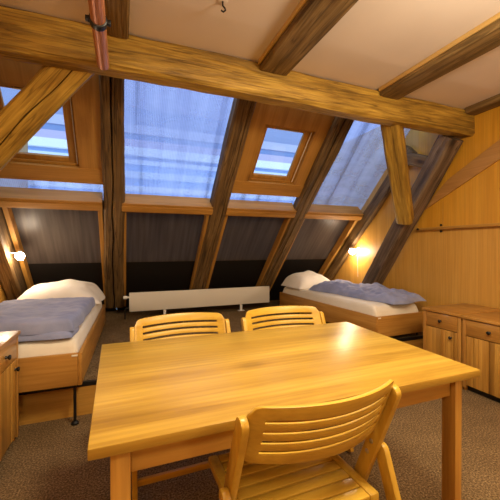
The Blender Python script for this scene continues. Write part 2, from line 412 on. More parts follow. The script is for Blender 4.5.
# raised board running up the gable
struct(MB().prism([(2.83, 1.68), (1.98, 2.086), (0.4, 2.83), (0.4, 3.05), (1.98, 2.274), (2.53, 1.985), (2.66, 1.87)], 0, XR - 0.024, XR - 0.0055, 0.003)
       .build('trim_3', wood('gable_plank', [(0.28, (0.36, 0.18, 0.055)), (0.5, (0.46, 0.245, 0.08)), (0.72, (0.53, 0.30, 0.11))], 1, 8, 0.5, 0.5, 0.0, 0.04, 0.3), smooth=False), 'slanting plank on the right gable wall')
# narrow joint strip of the upper panel
struct(MB().box((XR - 0.0062, 2.60, 1.47), (XR - 0.0051, 2.606, 1.75)).build('trim_4', M['rail'], smooth=False), 'thin panel joint on the gable wall')
# rail with pegs
rail = empty('wall_rail', (XR, 1.7, 1.45), 0, 'long narrow wooden rail with dark pegs across the right gable wall', 'rail')
MB().box((-0.05, -2.2, -0.016), (-0.001, 1.24, 0.014), 0.003).build('rail_board', M['rail'], rail)
for y, zz in ((0.92, 0.035), (0.92, -0.035), (1.19, 0.0)):
    MB().lathe([(0.0, 0.0), (0.011, 0.001), (0.011, 0.012), (0.014, 0.016), (0.0, 0.02)], 14, Matrix.Translation((-0.05 if zz == 0 else 0, y, zz)) @ Matrix.Rotation(-math.pi / 2, 4, 'Y')).build('peg', M['black'], rail)
hk = MB().lathe([(0.0, 0.0), (0.014, 0.001), (0.014, 0.008), (0.008, 0.01), (0.008, 0.035), (0.0, 0.037)], 14, Matrix.Translation((XR, 1.985, 1.79)) @ Matrix.Rotation(-math.pi / 2, 4, 'Y'))
tag(hk.build('wall_hook', M['black']), 'small black hook high on the orange gable wall above the rail', 'hook')

# ------------------------------------------------------------------ sloped roof wall
R_X = [(-0.23, 0.0), (1.0, 1.2), (2.14, 2.33)]
BAYS = [(XL, -0.215), (-0.012, 1.01), (1.19, 2.15), (2.31, XR)]
BACK = [(XL, -0.1), (-0.1, 1.09), (1.09, 2.235), (2.235, XR)]
# translucent sheets above the ledge
for i, (a, b) in enumerate(BACK):
    mb = MB().box((a + 0.001, tz(1.66, -0.19), -0.198), (b - 0.001, tz(2.80 if i in (1, 3) else 1.99, -0.19), -0.186))
    o = mb.build('window_%d' % (i + 3), M['polycarb'], smooth=False, mw=SL)
    struct(o, ['strip of backlit translucent sheet below the left skylight', 'blue backlit translucent roof sheet between two rafters, large and full height',
               'strip of backlit translucent sheet below the middle skylight', 'blue backlit translucent roof sheet right of the third rafter'][i])
# boarded bays with a skylight opening
def boarded(a, b, ox0, ox1, z0, z1, lab, name):
    t0, t1, tt, tb = tz(z0, -0.09), tz(z1, -0.09), tz(2.70, -0.09), tz(1.905, -0.09)
    mb = MB()
    for (x0, x1, u0, u1) in ((a, ox0, tb + 0.17, tt), (ox1, b, tb + 0.17, tt), (ox0, ox1, t1, tt), (ox0, ox1, tb + 0.17, t0)):
        if x1 - x0 > 0.005 and u1 - u0 > 0.005: mb.box((x0, u0, -0.10), (x1, u1, -0.075))
    # lining of the opening
    mb.box((ox0 - 0.02, t0 - 0.02, -0.17), (ox1 + 0.02, t0, -0.0751)); mb.box((ox0 - 0.02, t1, -0.17), (ox1 + 0.02, t1 + 0.02, -0.0751))
    mb.box((ox0 - 0.02, t0, -0.17), (ox0, t1, -0.0751)); mb.box((ox1, t0, -0.17), (ox1 + 0.02, t1, -0.0751))
    struct(mb.build(name, M['board_y'], smooth=False, mw=SL), lab)
    return t0, t1, tb
def skylight(name, a, b, t0, t1, lab):
    root = empty(name); root.matrix_world = SL; struct(root, lab)
    f = MB(); e = 0.03
    for (x0, x1, u0, u1) in ((a, a + e, t0, t1), (b - e, b, t0, t1), (a + e, b - e, t0, t0 + e), (a + e, b - e, t1 - e, t1)):
        f.box((x0, u0, -0.165), (x1, u1, -0.115), 0.003)
    f.build('frame', M['board_x'], root)
    s = MB(); e2 = 0.06
    for (x0, x1, u0, u1) in ((a + e, a + e2, t0 + e, t1 - e), (b - e2 - 0.03, b - e, t0 + e, t1 - e), (a + e2, b - e2 - 0.03, t0 + e, t0 + e2 + 0.02), (a + e2, b - e2 - 0.03, t1 - e2, t1 - e)):
        s.box((x0, u0, -0.168), (x1, u1, -0.132), 0.004)
    s.build('sash', M['board_y'], root)
    MB().box((b - 0.022, t0 + 0.03, -0.115), (b - 0.014, t1 - 0.03, -0.110), 0.001).build('seal', M['white_plastic'], root)
    MB().box((a + e2, t0 + e2, -0.158), (b - e2 - 0.03, t1 - e2, -0.150)).build('pane', M['glass'], root, smooth=False)
    MB().tube([(a + e2 + 0.1, t1 - e2 + 0.01, -0.128), (b - e2 - 0.1, t1 - e2 + 0.01, -0.128)], 0.008).build('handle', M['steel'], root)
t0, t1, tb = boarded(XL, -0.13, -0.99, -0.40, 2.02, 2.54, 'pine boards around the left skylight', 'wall_slope')
skylight('window_1', -0.988, -0.402, t0 + 0.002, t1 - 0.002, 'small wooden skylight on the left, partly behind the slanting brace')
t0, t1, tb = boarded(1.19, 2.15, 1.385, 1.995, 2.02, 2.53, 'pine boards around the middle skylight', 'wall_slope')
skylight('window_2', 1.387, 1.993, t0 + 0.002, t1 - 0.002, 'small wooden skylight in the middle bay between second and third rafter')
for i, (a, b) in enumerate(((XL, -0.13), (1.19, 2.15))):
    struct(MB().box((a, tb, -0.10), (b, tb + 0.175, -0.066), 0.003).build('trim_%d' % (5 + i), M['board_x'], smooth=False, mw=SL), 'level pine board under the %s skylight' % ('left', 'middle')[i])
# the ledge between the rafters and everything under it
for i, (a, b) in enumerate(BAYS):
    b2 = b if i < 3 else XR - 0.10
    a2 = a if i else XL
    struct(MB().box((a2 - 0.004, tz(1.63), -0.185), (b2 + 0.004, tz(1.715), 0.0), 0.004).box((a2 - 0.004, tz(1.642), 0.0), (b2 + 0.004, tz(1.69), 0.010), 0.003)
           .build('trim_%d' % (7 + i), M['board_x'], smooth=False, mw=SL), 'pine ledge beam in the %s bay' % ('left', 'second', 'third', 'right')[i])
    mb = MB()
    a3, b3 = a2 + (0.19 if i == 0 else 0.0), b2
    mb.box((a3, tz(0.40, -0.1), -0.135), (a3 + 0.045, tz(1.63), -0.03), 0.003)
    mb.box((b3 - 0.045, tz(0.40, -0.1), -0.135), (b3, tz(1.63), -0.03), 0.003)
    struct(mb.build('trim_%d' % (11 + i), M['board_y'], smooth=False, mw=SL), 'upright pine strips framing the %s lower panel' % ('left', 'second', 'third', 'right')[i])
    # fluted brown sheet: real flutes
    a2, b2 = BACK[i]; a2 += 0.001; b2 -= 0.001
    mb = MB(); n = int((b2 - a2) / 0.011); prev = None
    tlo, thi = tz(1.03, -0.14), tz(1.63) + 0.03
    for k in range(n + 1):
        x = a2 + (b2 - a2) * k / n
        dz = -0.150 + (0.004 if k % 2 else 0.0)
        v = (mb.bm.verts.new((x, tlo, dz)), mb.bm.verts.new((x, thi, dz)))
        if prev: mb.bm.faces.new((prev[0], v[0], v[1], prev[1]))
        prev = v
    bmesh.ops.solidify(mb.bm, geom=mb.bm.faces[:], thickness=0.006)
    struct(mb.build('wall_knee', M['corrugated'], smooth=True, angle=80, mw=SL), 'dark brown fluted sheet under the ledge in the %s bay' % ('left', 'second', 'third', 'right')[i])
    struct(MB().box((a2, tz(0.10, -0.15), -0.18), (b2, tz(1.045, -0.14), -0.158)).build('wall_knee', M['knee_shade'], smooth=False, mw=SL), 'near-black panel painting the shade at the foot of the roof slope in the %s bay' % ('left', 'second', 'third', 'right')[i])  # shade below the fluted sheet, put in as a near-black panel

# ------------------------------------------------------------------ old timbers
def beam(name, p0, p1, wd, ht, mat, label, group, seed=0, groove=None, rough=0.006, side=None, taper=(1, 1, 1, 1), rnd=0.02, cat='beam', kind='thing'):
    """hewn timber from p0 to p1. local x along it, local y = width, local z = the face turned to the room.
       groove = (offset across, width, depth): a drying crack along the face"""
    p0, p1 = Vector(p0), Vector(p1)
    L = (p1 - p0).length; ex = (p1 - p0).normalized()
    ez = Vector(side) if side else Vector((0, 0, -1))
    ez = (ez - ex * ez.dot(ex)).normalized(); ey = ez.cross(ex)
    mw = Matrix(((ex.x, ey.x, ez.x, p0.x), (ex.y, ey.y, ez.y, p0.y), (ex.z, ey.z, ez.z, p0.z), (0, 0, 0, 1)))
    W, H = wd / 2, ht / 2
    prof = []
    def edge(a, b, n):
        for k in range(n): prof.append((a[0] + (b[0] - a[0]) * k / n, a[1] + (b[1] - a[1]) * k / n))
    r = rnd
    cs = [(-W, -H + r), (-W, H - r), (-W + r, H), (W - r, H), (W, H - r), (W, -H + r), (W - r, -H), (-W + r, -H)]
    for k in range(8):
        a, b = cs[k], cs[(k + 1) % 8]
        if k == 2 and groove:
            g, gw, gd = groove
            prof += [(a[0], a[1]), ((a[0] + g - gw) / 2, H), (g - gw, H), (g, H - gd), (g + gw, H), ((b[0] + g + gw) / 2, H)]
        else: edge(a, b, 4 if k in (0, 2, 4, 6) else 2)
    n = max(8, int(L / 0.06)); bm = MB(); rings = []
    for i in range(n + 1):
        t = i / n; x = L * t; ring = []
        sw = taper[0] + (taper[1] - taper[0]) * t; sh = taper[2] + (taper[3] - taper[2]) * t
        for (y, z) in prof:
            q = Vector((x * 1.6 + seed * 7.3, y * 9, z * 9))
            nn = noise.noise(q) * rough * 1.6 + noise.noise(q * 3.1) * rough * 0.8
            m_ = 1 + nn / max(0.05, (abs(y) + abs(z)) * 0.7)
            ww = noise.noise(Vector((x * 0.9, seed * 3.7, 1.5))) * rough * 1.2
            gy = 0
            if groove and abs(y - groove[0]) < groove[1] * 1.01 and z > 0: gy = noise.noise(Vector((x * 2.5, seed, 8))) * 0.018
            ring.append(bm.bm.verts.new((x, y * m_ * sw + ww + gy, z * m_ * sh + ww * 0.6)))
        rings.append(ring)
    k = len(prof)
    for A, B in zip(rings, rings[1:]):
        for j in range(k): bm.bm.faces.new((A[j], A[(j + 1) % k], B[(j + 1) % k], B[j]))
    bm.bm.faces.new(rings[0][::-1]); bm.bm.faces.new(rings[-1])
    o = bm.build(name, mat, smooth=True, angle=38, mw=mw)
    return tag(o, label, cat, group, kind)

# big purlin under the ceiling
beam('purlin', (XL, 2.325, CEIL - 0.1285), (XR - 0.003, 2.325, CEIL - 0.1285), 0.255, 0.14, M['purlin'],
     'thick golden hewn timber beam running across the room under the ceiling', None, 1, None, 0.007, side=(0, -1, 0), rnd=0.022)
# rafters
SN = (0, -1, -1)
def sp(x, t, d): return SL @ Vector((x, t, d))
beam('rafter', sp(-0.125, tz(0.345), -0.07), sp(-0.082, 3.86, -0.07), 0.165 * 1.2, 0.145, M['rafter'], 'dark cracked rafter nearest the left bed, between skylight and large translucent sheet', 'rafters of the roof slope', 2, (0.01, 0.009, 0.06), 0.007, side=SN, taper=(1.25, 0.95, 1, 1))
beam('rafter', sp(1.075, tz(0.345), -0.07), sp(1.105, 3.86, -0.07), 0.20, 0.145, M['rafter'], 'dark rafter right of the large translucent sheet, ending above the radiator middle', 'rafters of the roof slope', 3, (-0.045, 0.004, 0.03), 0.005, side=SN)
beam('rafter', sp(2.205, tz(0.345), -0.07), sp(2.265, 3.86, -0.07), 0.20, 0.145, M['rafter'], 'dark cracked rafter right of the middle skylight, ending beside the right bed head', 'rafters of the roof slope', 4, (0.02, 0.006, 0.04), 0.005, side=SN, taper=(0.95, 1.1, 1, 1))
beam('rafter', sp(XR - 0.044, tz(0.54), 0.04), sp(XR - 0.044, 3.50, 0.04), 0.082, 0.18, M['rafter'], 'narrow dark rafter against the right gable wall behind the leaning post', 'rafters of the roof slope', 5, None, 0.004, side=SN)
beam('rafter', sp(XL + 0.09, tz(0.54), 0.0), sp(XL + 0.09, 3.55, 0.0), 0.17, 0.29, M['rafter'], 'dark rafter against the left gable wall beside the reading lamp', 'rafters of the roof slope', 6, None, 0.004, side=SN)
# leaning posts that carry the purlin, with their braces
beam('leaning_post', (3.235, 3.93, STEP + 0.01), (3.235, 2.41, CEIL - 0.245), 0.20, 0.19, M['post'], 'weathered grey timber post leaning along the right gable wall behind the bed', 'posts', 7, None, 0.006, side=(0, -1, -0.6), cat='post')
beam('leaning_post', (XL + 0.098, 3.93, STEP + 0.01), (XL + 0.098, 2.41, CEIL - 0.245), 0.16, 0.19, M['post'], 'timber post leaning along the left gable wall', 'posts', 8, None, 0.006, side=(0, -1, -0.6), cat='post')
beam('brace', (2.40, 2.40, 2.475), (3.12, 2.90, 1.56), 0.165, 0.17, M['brace'], 'golden timber brace between the big beam and the grey leaning post on the right', 'braces', 9, (-0.02, 0.003, 0.02), 0.006, side=(0.8, -1, -0.3), cat='brace')
beam('brace', (-0.235, 2.395, 2.495), (-1.20, 3.04, 1.60), 0.205, 0.16, M['brace'], 'golden cracked timber brace crossing in front of the left skylight', 'braces', 10, (0.012, 0.004, 0.03), 0.006, side=(0.1, -1, -0.3), cat='brace')
beam('wall_strut', (XR - 0.08, 3.02, 2.34), (XR - 0.08, 2.56, 2.14), 0.15, 0.14, M['rafter'], 'short dark timber strut in the corner under the big beam on the right', None, 11, None, 0.004, cat='strut')
# joists below the plaster
for (xa, xb, da, lab, sd) in ((-0.087, 0.037, 0.06, 'dark ceiling joist beside the copper pipe', 12), (0.962, 1.20, 0.07, 'broad brown ceiling joist over the middle of the table', 13),
                              (2.115, 2.335, 0.07, 'brown ceiling joist right of the one above the table', 14), (3.21, XR - 0.004, 0.06, 'ceiling joist against the right gable wall', 15)):
    # built along world y so the grain follows it
    mb = MB(); n = 60; rings = []
    yl, yh = YB + 0.05, 2.246
    for i in range(n + 1):
        y = yl + (yh - yl) * i / n
        w0 = noise.noise(Vector((y * 1.3, sd, 0.3))) * 0.010; w1 = noise.noise(Vector((y * 1.3, sd, 5.3))) * 0.010
        if xb > 3: w1 = 0
        zb = CEIL - da + noise.noise(Vector((y * 1.7, sd, 9.1))) * 0.006
        rings.append([mb.bm.verts.new(p) for p in ((xa + w0, y, CEIL - 0.0005), (xa + w0, y, zb + 0.012), (xa + w0 + 0.012, y, zb), ((xa + xb) / 2, y, zb - 0.002), (xb + w1 - 0.012, y, zb), (xb + w1, y, zb + 0.012), (xb + w1, y, CEIL - 0.0005))])
    for A, B in zip(rings, rings[1:]):
        for j in range(7): mb.bm.faces.new((A[j], A[(j + 1) % 7], B[(j + 1) % 7], B[j]))
    mb.bm.faces.new(rings[0][::-1]); mb.bm.faces.new(rings[-1])
    jo = mb.build('ceiling_joist', M['joist'])
    if sd in (13, 14): MB().box((xa - 0.016, yl, CEIL - 0.034), (xa - 0.003, 2.246, CEIL - 0.0006), 0.002).build('batten', M['batten'], jo)['label'] = 'pale batten along the joist edge'
    tag(jo, lab, 'joist', 'ceiling joists', 'thing')

# copper pipe
cp = empty('copper_pipe', (-0.116, 2.25, 2.392), 0, 'copper pipe with black clamp hanging below the ceiling at the top left', 'pipe')
MB().tube([(0, 0.004, 0), (0, -2.6, 0.0)], 0.036, 24).build('pipe', M['copper'], cp)
MB().lathe([(0.0365, -0.022), (0.043, -0.018), (0.045, 0), (0.043, 0.018), (0.0365, 0.022)], 26, Matrix.Translation((0, -0.42, 0)) @ Matrix.Rotation(math.pi / 2, 4, 'X')).box((0.040, -0.432, -0.012), (0.06, -0.408, 0.012), 0.003).box((-0.06, -0.432, -0.012), (-0.040, -0.408, 0.012), 0.003).box((-0.012, -0.43, 0.04), (0.012, -0.41, CEIL - 2.392)).build('clamp', M['black'], cp)
sk = empty('ceiling_hook', (0.532, 1.78, CEIL), 0, 'small dark screw hook in the plaster ceiling', 'hook')
MB().lathe([(0.03, -0.0005), (0.03, -0.004), (0.022, -0.007), (0.0, -0.007)], 18).build('collar', M['ceiling'], sk)
MB().tube([(0, 0, -0.006), (0, 0, -0.03), (0.012, 0, -0.04), (0.016, 0, -0.052), (0.004, 0, -0.064), (-0.01, 0, -0.058)], 0.005, 10).build('hook', M['black'], sk)

# ------------------------------------------------------------------ outside: snowy neighbour roof
OUT = []
for (e0, e1, yy, c) in ((0.06, 0.165, 9.40, (0.44, 0.60, 0.92)), (0.165, 0.180, 9.25, (0.92, 0.95, 0.98)), (0.180, 0.203, 9.35, (0.46, 0.64, 0.95)), (0.203, 0.222, 9.25, (0.80, 0.88, 0.98)),
                        (0.222, 0.243, 9.35, (0.46, 0.64, 0.95)), (0.243, 0.256, 9.25, (0.80, 0.86, 0.98)), (0.256, 0.268, 9.35, (0.36, 0.50, 0.82)), (0.268, 0.291, 9.20, (0.97, 0.97, 0.97)),
                        (0.291, 0.316, 9.30, (0.62, 0.54, 0.70)), (0.316, 0.334, 9.35, (0.26, 0.36, 0.60)), (0.334, 0.360, 9.30, (0.56, 0.56, 0.70)), (0.360, 0.41, 9.35, (0.34, 0.38, 0.56)), (0.41, 0.60, 9.40, (0.46, 0.46, 0.62))):
    OUT.append((1.23 + 9.3 * e0, 1.23 + 9.3 * e1, yy, c))
nb = empty('neighbour_building', (1.0, 9.3, 0), 0, 'banded snowy building seen dimly through the skylights', 'building')
for k, (z0, z1, yy, c) in enumerate(OUT):
    MB().box((-14, yy - 9.3, z0), (15, yy - 9.3 + 0.6, z1 - 0.002)).build('band', plain('outside_band', c, 0.8), nb, smooth=False)
MB().box((-14, 0.2, 0), (15, 0.7, 1.78)).build('lower_wall', plain('outside_wall', (0.3, 0.33, 0.4), 0.8), nb, smooth=False)

# ------------------------------------------------------------------ radiator
rad = empty('radiator', (1.137, 4.77, STEP), 0, 'long low cream convector radiator between the two beds', 'radiator')
mb = MB().box((-1.065, -0.02, 0.105), (1.065, 0.02, 0.368), 0.008)
mb.build('panel', M['white_metal'], rad)
MB().box((-1.05, 0.021, 0.12), (1.05, 0.08, 0.355), 0.004).build('fins', M['white_metal'], rad)
for x in (-0.585, 0.585):
    MB().box((x - 0.018, 0.0, 0.006), (x + 0.018, 0.03, 0.11), 0.003).box((x - 0.05, -0.02, 0.0), (x + 0.05, 0.05, 0.008), 0.002).build('foot', M['white_plastic'], rad)
MB().tube([(-1.065, 0.03, 0.30), (-1.095, 0.03, 0.30)], 0.014).lathe([(0.0, 0), (0.022, 0.0), (0.025, 0.03), (0.022, 0.05), (0, 0.052)], 16, Matrix.Translation((-1.09, 0.03, 0.30)) @ Matrix.Rotation(-math.pi / 2, 4, 'Y')).build('valve', M['white_plastic'], rad)
MB().tube([(-1.09, 0.03, 0.15), (-1.11, 0.03, 0.15), (-1.12, 0.03, 0.10), (-1.12, 0.03, 0.0)], 0.010).tube([(-1.06, 0.03, 0.15), (-1.09, 0.03, 0.15)], 0.01).build('supply_pipe', M['black'], rad)

# ------------------------------------------------------------------ table
tab = empty('dining_table', (0.6, 1.3, 0), 0, 'large golden oak dining table in the foreground middle of the room', 'table')
def tp(x, y, z): return (x - 0.6, y - 1.3, z)
Q = [(-0.082, 0.852), (1.307, 0.848), (1.349, 1.722), (-0.102, 1.764)]
MB().hexa([tp(x, y, 0.721) for x, y in Q] + [tp(x, y, 0.75) for x, y in Q], 0.004).build('tabletop', M['table'], tab)
LG = [(-0.033, 0.885, 0.049, 0.06), (1.215, 0.885, 0.038, 0.06), (1.250, 1.62, 0.038, 0.06), (-0.045, 1.64, 0.052, 0.06)]
for (x, y, w_, d_) in LG:
    MB().box(tp(x, y, 0.0), tp(x + w_, y + d_, 0.7205), 0.004).build('leg', M['table_leg'], tab)
MB().box(tp(0.0165, 0.905, 0.637), tp(1.2125, 0.927, 0.7205), 0.002).build('apron', M['apron'], tab)
MB().box(tp(0.0075, 1.645, 0.637), tp(1.2345, 1.667, 0.7205), 0.002).build('apron', M['apron'], tab)
MB().box(tp(-0.022, 0.946, 0.637), tp(0.0, 1.639, 0.7205), 0.002).build('apron', M['apron'], tab)
MB().box(tp(1.236, 0.946, 0.637), tp(1.258, 1.619, 0.7205), 0.002).build('apron', M['apron'], tab)

# ------------------------------------------------------------------ folding chairs
def make_chair(label):
    root = empty('folding_chair', (0, 0, 0), 0, label, 'chair', 'folding chairs around the table')
    TN = 0.41                                  # lean of the posts
    def py(z): return -0.10 + (0.80 - z) * TN
    HW = 0.243
    # bent back panel with four slots
    zs_t, zs_b = 0.829, 0.644
    nx, rows = 36, []
    bow = 0.072
    def surf(x, z, off):
        u = x / HW
        bulge = -bow * (1 - u * u)
        nrm = Vector((0, -1, 0.0))
        return Vector((x, py(z) + 0.012 + bulge + off, z))
    slots = [(0.778 - k * 0.034, 0.791 - k * 0.034) for k in range(4)]
    slots = [(a, b) for a, b in slots][::-1]
    zl = [zs_b] + [v for s in slots for v in s] + [zs_t]
    bm = MB()
    grid = {}
    for j, z in enumerate(zl):
        for i in range(nx + 1):
            x = -HW + 2 * HW * i / nx
            u = abs(x) / HW
            zz = z
            if j == len(zl) - 1: zz = z - 0.030 * max(0, (u - 0.90) / 0.10) ** 2 + 0.006 * (1 - u * u)
            if j == 0: zz = z + 0.02 * max(0, (u - 0.90) / 0.10) ** 2 - 0.004 * (1 - u * u)
            for s, off in ((0, -0.007), (1, 0.007)):
                grid[(i, j, s)] = bm.bm.verts.new(surf(x, zz, off))
    def solid(i, j):
        if i < 0 or i >= nx or j < 0 or j >= len(zl) - 1: return False
        return not (j % 2 == 1 and 3 <= i < nx - 3)
    for j in range(len(zl) - 1):
        for i in range(nx):
            if not solid(i, j): continue
            g = lambda a, b, s: grid[(i + a, j + b, s)]
            bm.bm.faces.new((g(0, 0, 0), g(1, 0, 0), g(1, 1, 0), g(0, 1, 0)))
            bm.bm.faces.new((g(0, 0, 1), g(0, 1, 1), g(1, 1, 1), g(1, 0, 1)))
            if not solid(i, j - 1): bm.bm.faces.new((g(0, 0, 0), g(0, 0, 1), g(1, 0, 1), g(1, 0, 0)))
            if not solid(i, j + 1): bm.bm.faces.new((g(0, 1, 0), g(1, 1, 0), g(1, 1, 1), g(0, 1, 1)))
            if not solid(i - 1, j): bm.bm.faces.new((g(0, 0, 0), g(0, 1, 0), g(0, 1, 1), g(0, 0, 1)))
            if not solid(i + 1, j): bm.bm.faces.new((g(1, 0, 0), g(1, 0, 1), g(1, 1, 1), g(1, 1, 0)))
    bmesh.ops.recalc_face_normals(bm.bm, faces=bm.bm.faces[:])
    es = [e for e in bm.bm.edges if len(e.link_faces) == 2 and e.calc_face_angle(0) > 0.9]
    bmesh.ops.bevel(bm.bm, geom=es, offset=0.0022, segments=2, profile=0.5, affect='EDGES')
    bm.build('backrest', M['chair_x'], root)
    # leaning front posts and rear legs: flat bars with rounded ends
    def bar(x, w_, a, b, half):
        a, b = Vector(a), Vector(b); d = (b - a).normalized(); nrm = Vector((-d.y, d.x))
        poly = []
        for k in range(9):
            t = math.pi / 2 + math.pi * k / 8
            poly.append(a + d * math.cos(t) * half + nrm * math.sin(t) * half)
        poly += [b - nrm * half, b + nrm * half]
        return MB().prism([tuple(p) for p in poly], 0, x - w_ / 2, x + w_ / 2, 0.004)
    for s in (-1, 1):
        x = s * (HW + 0.0125)
        # foot cut flat on the floor
        l = bar(x, 0.023, (py(0.772) + 0.006, 0.772), (py(0.012) + 0.006, 0.012), 0.025).build('leg', M['chair_z'], root)
        x2 = s * (HW + 0.0125 + 0.0245)
        r = bar(x2, 0.023, (-0.012, 0.543), (-0.215, 0.012), 0.025).build('leg', M['chair_z'], root)
        for (yy, z) in ((-0.012, 0.535),):
            MB().lathe([(0, 0), (0.009, 0), (0.009, 0.003), (0.005, 0.005), (0, 0.005)], 14, Matrix.Translation((x2 + s * 0.0115, yy, z)) @ Matrix.Rotation(s * math.pi / 2, 4, 'Y')).build('bolt', M['steel'], r)
        for (yy, z) in ((py(0.56), 0.575), (py(0.52) + 0.004, 0.530)):
            MB().lathe([(0, 0), (0.008, 0), (0.008, 0.002), (0.004, 0.004), (0, 0.004)], 14, Matrix.Translation((x - s * 0.0115, yy, z)) @ Matrix.Rotation(-s * math.pi / 2, 4, 'Y')).build('bolt', M['steel'], l)
    # seat: frame rails with slats
    seat = empty('seat', (0, 0, 0)); seat.parent = root
    y0, y1, zt = -0.05, 0.34, 0.437
    for s in (-1, 1):
        MB().box((s * 0.215 - 0.018, y0, zt - 0.030), (s * 0.215 + 0.018, y1, zt), 0.005).build('seat_rail', M['chair_z'], seat)
    m2 = MB(); n = 8
    for k in range(n):
        a = y0 + (y1 - y0) * k / n
        m2.box((-0.197, a + 0.003, zt - 0.016), (0.197, a + (y1 - y0) / n - 0.004, zt - 0.002), 0.003)
    m2.build('slat', M['chair_x'], seat)
    # stretchers
    MB().box((-HW - 0.001, py(0.105) - 0.006, 0.09), (HW + 0.001, py(0.105) + 0.014, 0.12), 0.003).build('stretcher', M['chair_x'], root)
    yr = -0.012 - 0.203 * (0.555 - 0.12) / 0.543
    MB().box((-HW - 0.026, yr - 0.008, 0.105), (HW + 0.026, yr + 0.012, 0.135), 0.003).build('stretcher', M['chair_x'], root)
    return root
def unempty(seat): pass
ch1 = make_chair('nearest wooden folding chair, its slotted back turned to the viewer')
ch1.location = (0.536, 0.862, 0); ch1.rotation_euler = (0, 0, math.radians(1))
ch2 = copy_tree(ch1); ch2['label'] = 'wooden folding chair on the far side of the table near the left bed'
ch2.location = (0.320, 1.83, 0); ch2.rotation_euler = (0, 0, math.pi + math.radians(0.5)); ch2.scale = (1.08, 1.04, 0.99)
ch3 = copy_tree(ch1); ch3['label'] = 'wooden folding chair on the far side of the table near the right bed'
ch3.location = (0.985, 1.82, 0); ch3.rotation_euler = (0, 0, math.pi + math.radians(-1.5)); ch3.scale = (1.10, 1.04, 0.99)

# ------------------------------------------------------------------ beds
def soft(mb, x0, x1, y0, y1, z0, h, nx=48, ny=48, p=6.0, wr=0.012, wf=5.0, seed=0, fn=None, over=0.0, edge_wave=0.0, shear=0.0):
    """closed cushion-like body: flat underside, rounded rim, wrinkled top"""
    top, bot = {}, {}
    for i in range(nx + 1):
        for j in range(ny + 1):
            u, v = 2 * i / nx - 1, 2 * j / ny - 1
            # crowd the samples at the rim
            uu, vv = math.sin(u * math.pi / 2) * 0.5 + u * 0.5, math.sin(v * math.pi / 2) * 0.5 + v * 0.5
            x, y = (x0 + x1) / 2 + uu * (x1 - x0) / 2, (y0 + y1) / 2 + vv * (y1 - y0) / 2
            e = max(0.0, (1 - abs(uu) ** p)) ** 0.5 * max(0.0, (1 - abs(vv) ** p)) ** 0.5
            q = Vector((x * wf + seed * 5.1, y * wf, seed * 2.3))
            wn_ = noise.noise(q) + 0.5 * noise.noise(q * 2.3) + 0.35 * (1 - abs(noise.noise(q * 1.4 + Vector((9, 3, 1)))) * 2)
            hh = h * e * (fn(uu, vv) if fn else 1.0) + wr * wn_ * e
            xo = edge_wave * noise.noise(Vector((seed + 3.3, y * 3.5, 0.2))) * abs(uu); yo = edge_wave * noise.noise(Vector((x * 3.5, seed + 1.7, 0.9))) * abs(vv)
            xo += shear * (1 - vv) / 2
            top[i, j] = mb.bm.verts.new((x + xo, y + yo, z0 + max(0.004, hh)))
            bot[i, j] = mb.bm.verts.new((x + xo, y + yo, z0)) if not (i in (0, nx) or j in (0, ny)) else None
    for i in range(nx + 1):
        for j in range(ny + 1):
            if bot[i, j] is None:
                t = top[i, j].co; bot[i, j] = mb.bm.verts.new((t.x, t.y, z0))
    for i in range(nx):
        for j in range(ny):
            mb.bm.faces.new((top[i, j], top[i + 1, j], top[i + 1, j + 1], top[i, j + 1]))
            mb.bm.faces.new((bot[i, j], bot[i, j + 1], bot[i + 1, j + 1], bot[i + 1, j]))
    for i in range(nx):
        mb.bm.faces.new((bot[i, 0], bot[i + 1, 0], top[i + 1, 0], top[i, 0])); mb.bm.faces.new((bot[i + 1, ny], bot[i, ny], top[i, ny], top[i + 1, ny]))
    for j in range(ny):
        mb.bm.faces.new((bot[0, j + 1], bot[0, j], top[0, j], top[0, j + 1])); mb.bm.faces.new((bot[nx, j], bot[nx, j + 1], top[nx, j + 1], top[nx, j]))
    return mb

def make_bed(loc, W, inner, label, L=2.04):
    """origin on the lower floor under the foot corner next to the room; bed runs to +y, width towards inner*x"""
    root = empty('bed', loc, 0, label, 'bed', 'beds')
    X = lambda a: inner * a
    def bx(a, b): return (min(X(a), X(b)), max(X(a), X(b)))
    zb, zt_ = 0.285, 0.509
    f = MB()
    a, b = bx(0, 0.024); MB().box((a, 0, zb), (b, L, zt_), 0.004).build('side_board', M['bed_y'], root)
    a, b = bx(W - 0.024, W); MB().box((a, 0, zb), (b, L, zt_), 0.004).build('side_board', M['bed_y'], root)
    a, b = bx(0.0245, W - 0.0245); MB().box((a, 0.002, zb), (b, 0.026, zt_ - 0.002), 0.004).build('end_board', M['bed_x'], root)
    MB().box((a, L - 0.026, zb), (b, L - 0.002, zt_ - 0.002), 0.004).build('end_board', M['bed_x'], root)
    MB().box((a, 0.0265, 0.36), (b, L - 0.0265, 0.40)).build('slat_base', M['bed_x'], root, smooth=False)
    for xx in (0.05, W - 0.05):
        p = X(xx)
        MB().tube([(p, 0.05, 0.02), (p, 0.05, zb - 0.0005)], 0.010, 14).lathe([(0.0, 0.0), (0.026, 0.0), (0.026, 0.012), (0.014, 0.022), (0.0, 0.022)], 18, Matrix.Translation((p, 0.05, 0))).build('support_leg', M['black'], root)
        MB().box((p - 0.02, L - 0.12, STEP + 0.001), (p + 0.02, L - 0.06, zb - 0.0005), 0.002).build('foot', M['black'], root)
    a, b = bx(0.025, 0.062); MB().box((a, -0.0012, zt_ - 0.022), (b, 0.0018, zt_ - 0.010), 0.0004).build('tag', M['tag'], root)['label'] = 'small pale sticker on the bed corner'
    return root
def mattress(x0, x1, y0, y1, z0, h, label, sd):
    mb = soft(MB(), x0, x1, y0, y1, z0, h, 40, 60, 34, 0.003, 3, sd)
    return tag(mb.build('mattress', M['sheet']), label, 'mattress', 'mattresses')
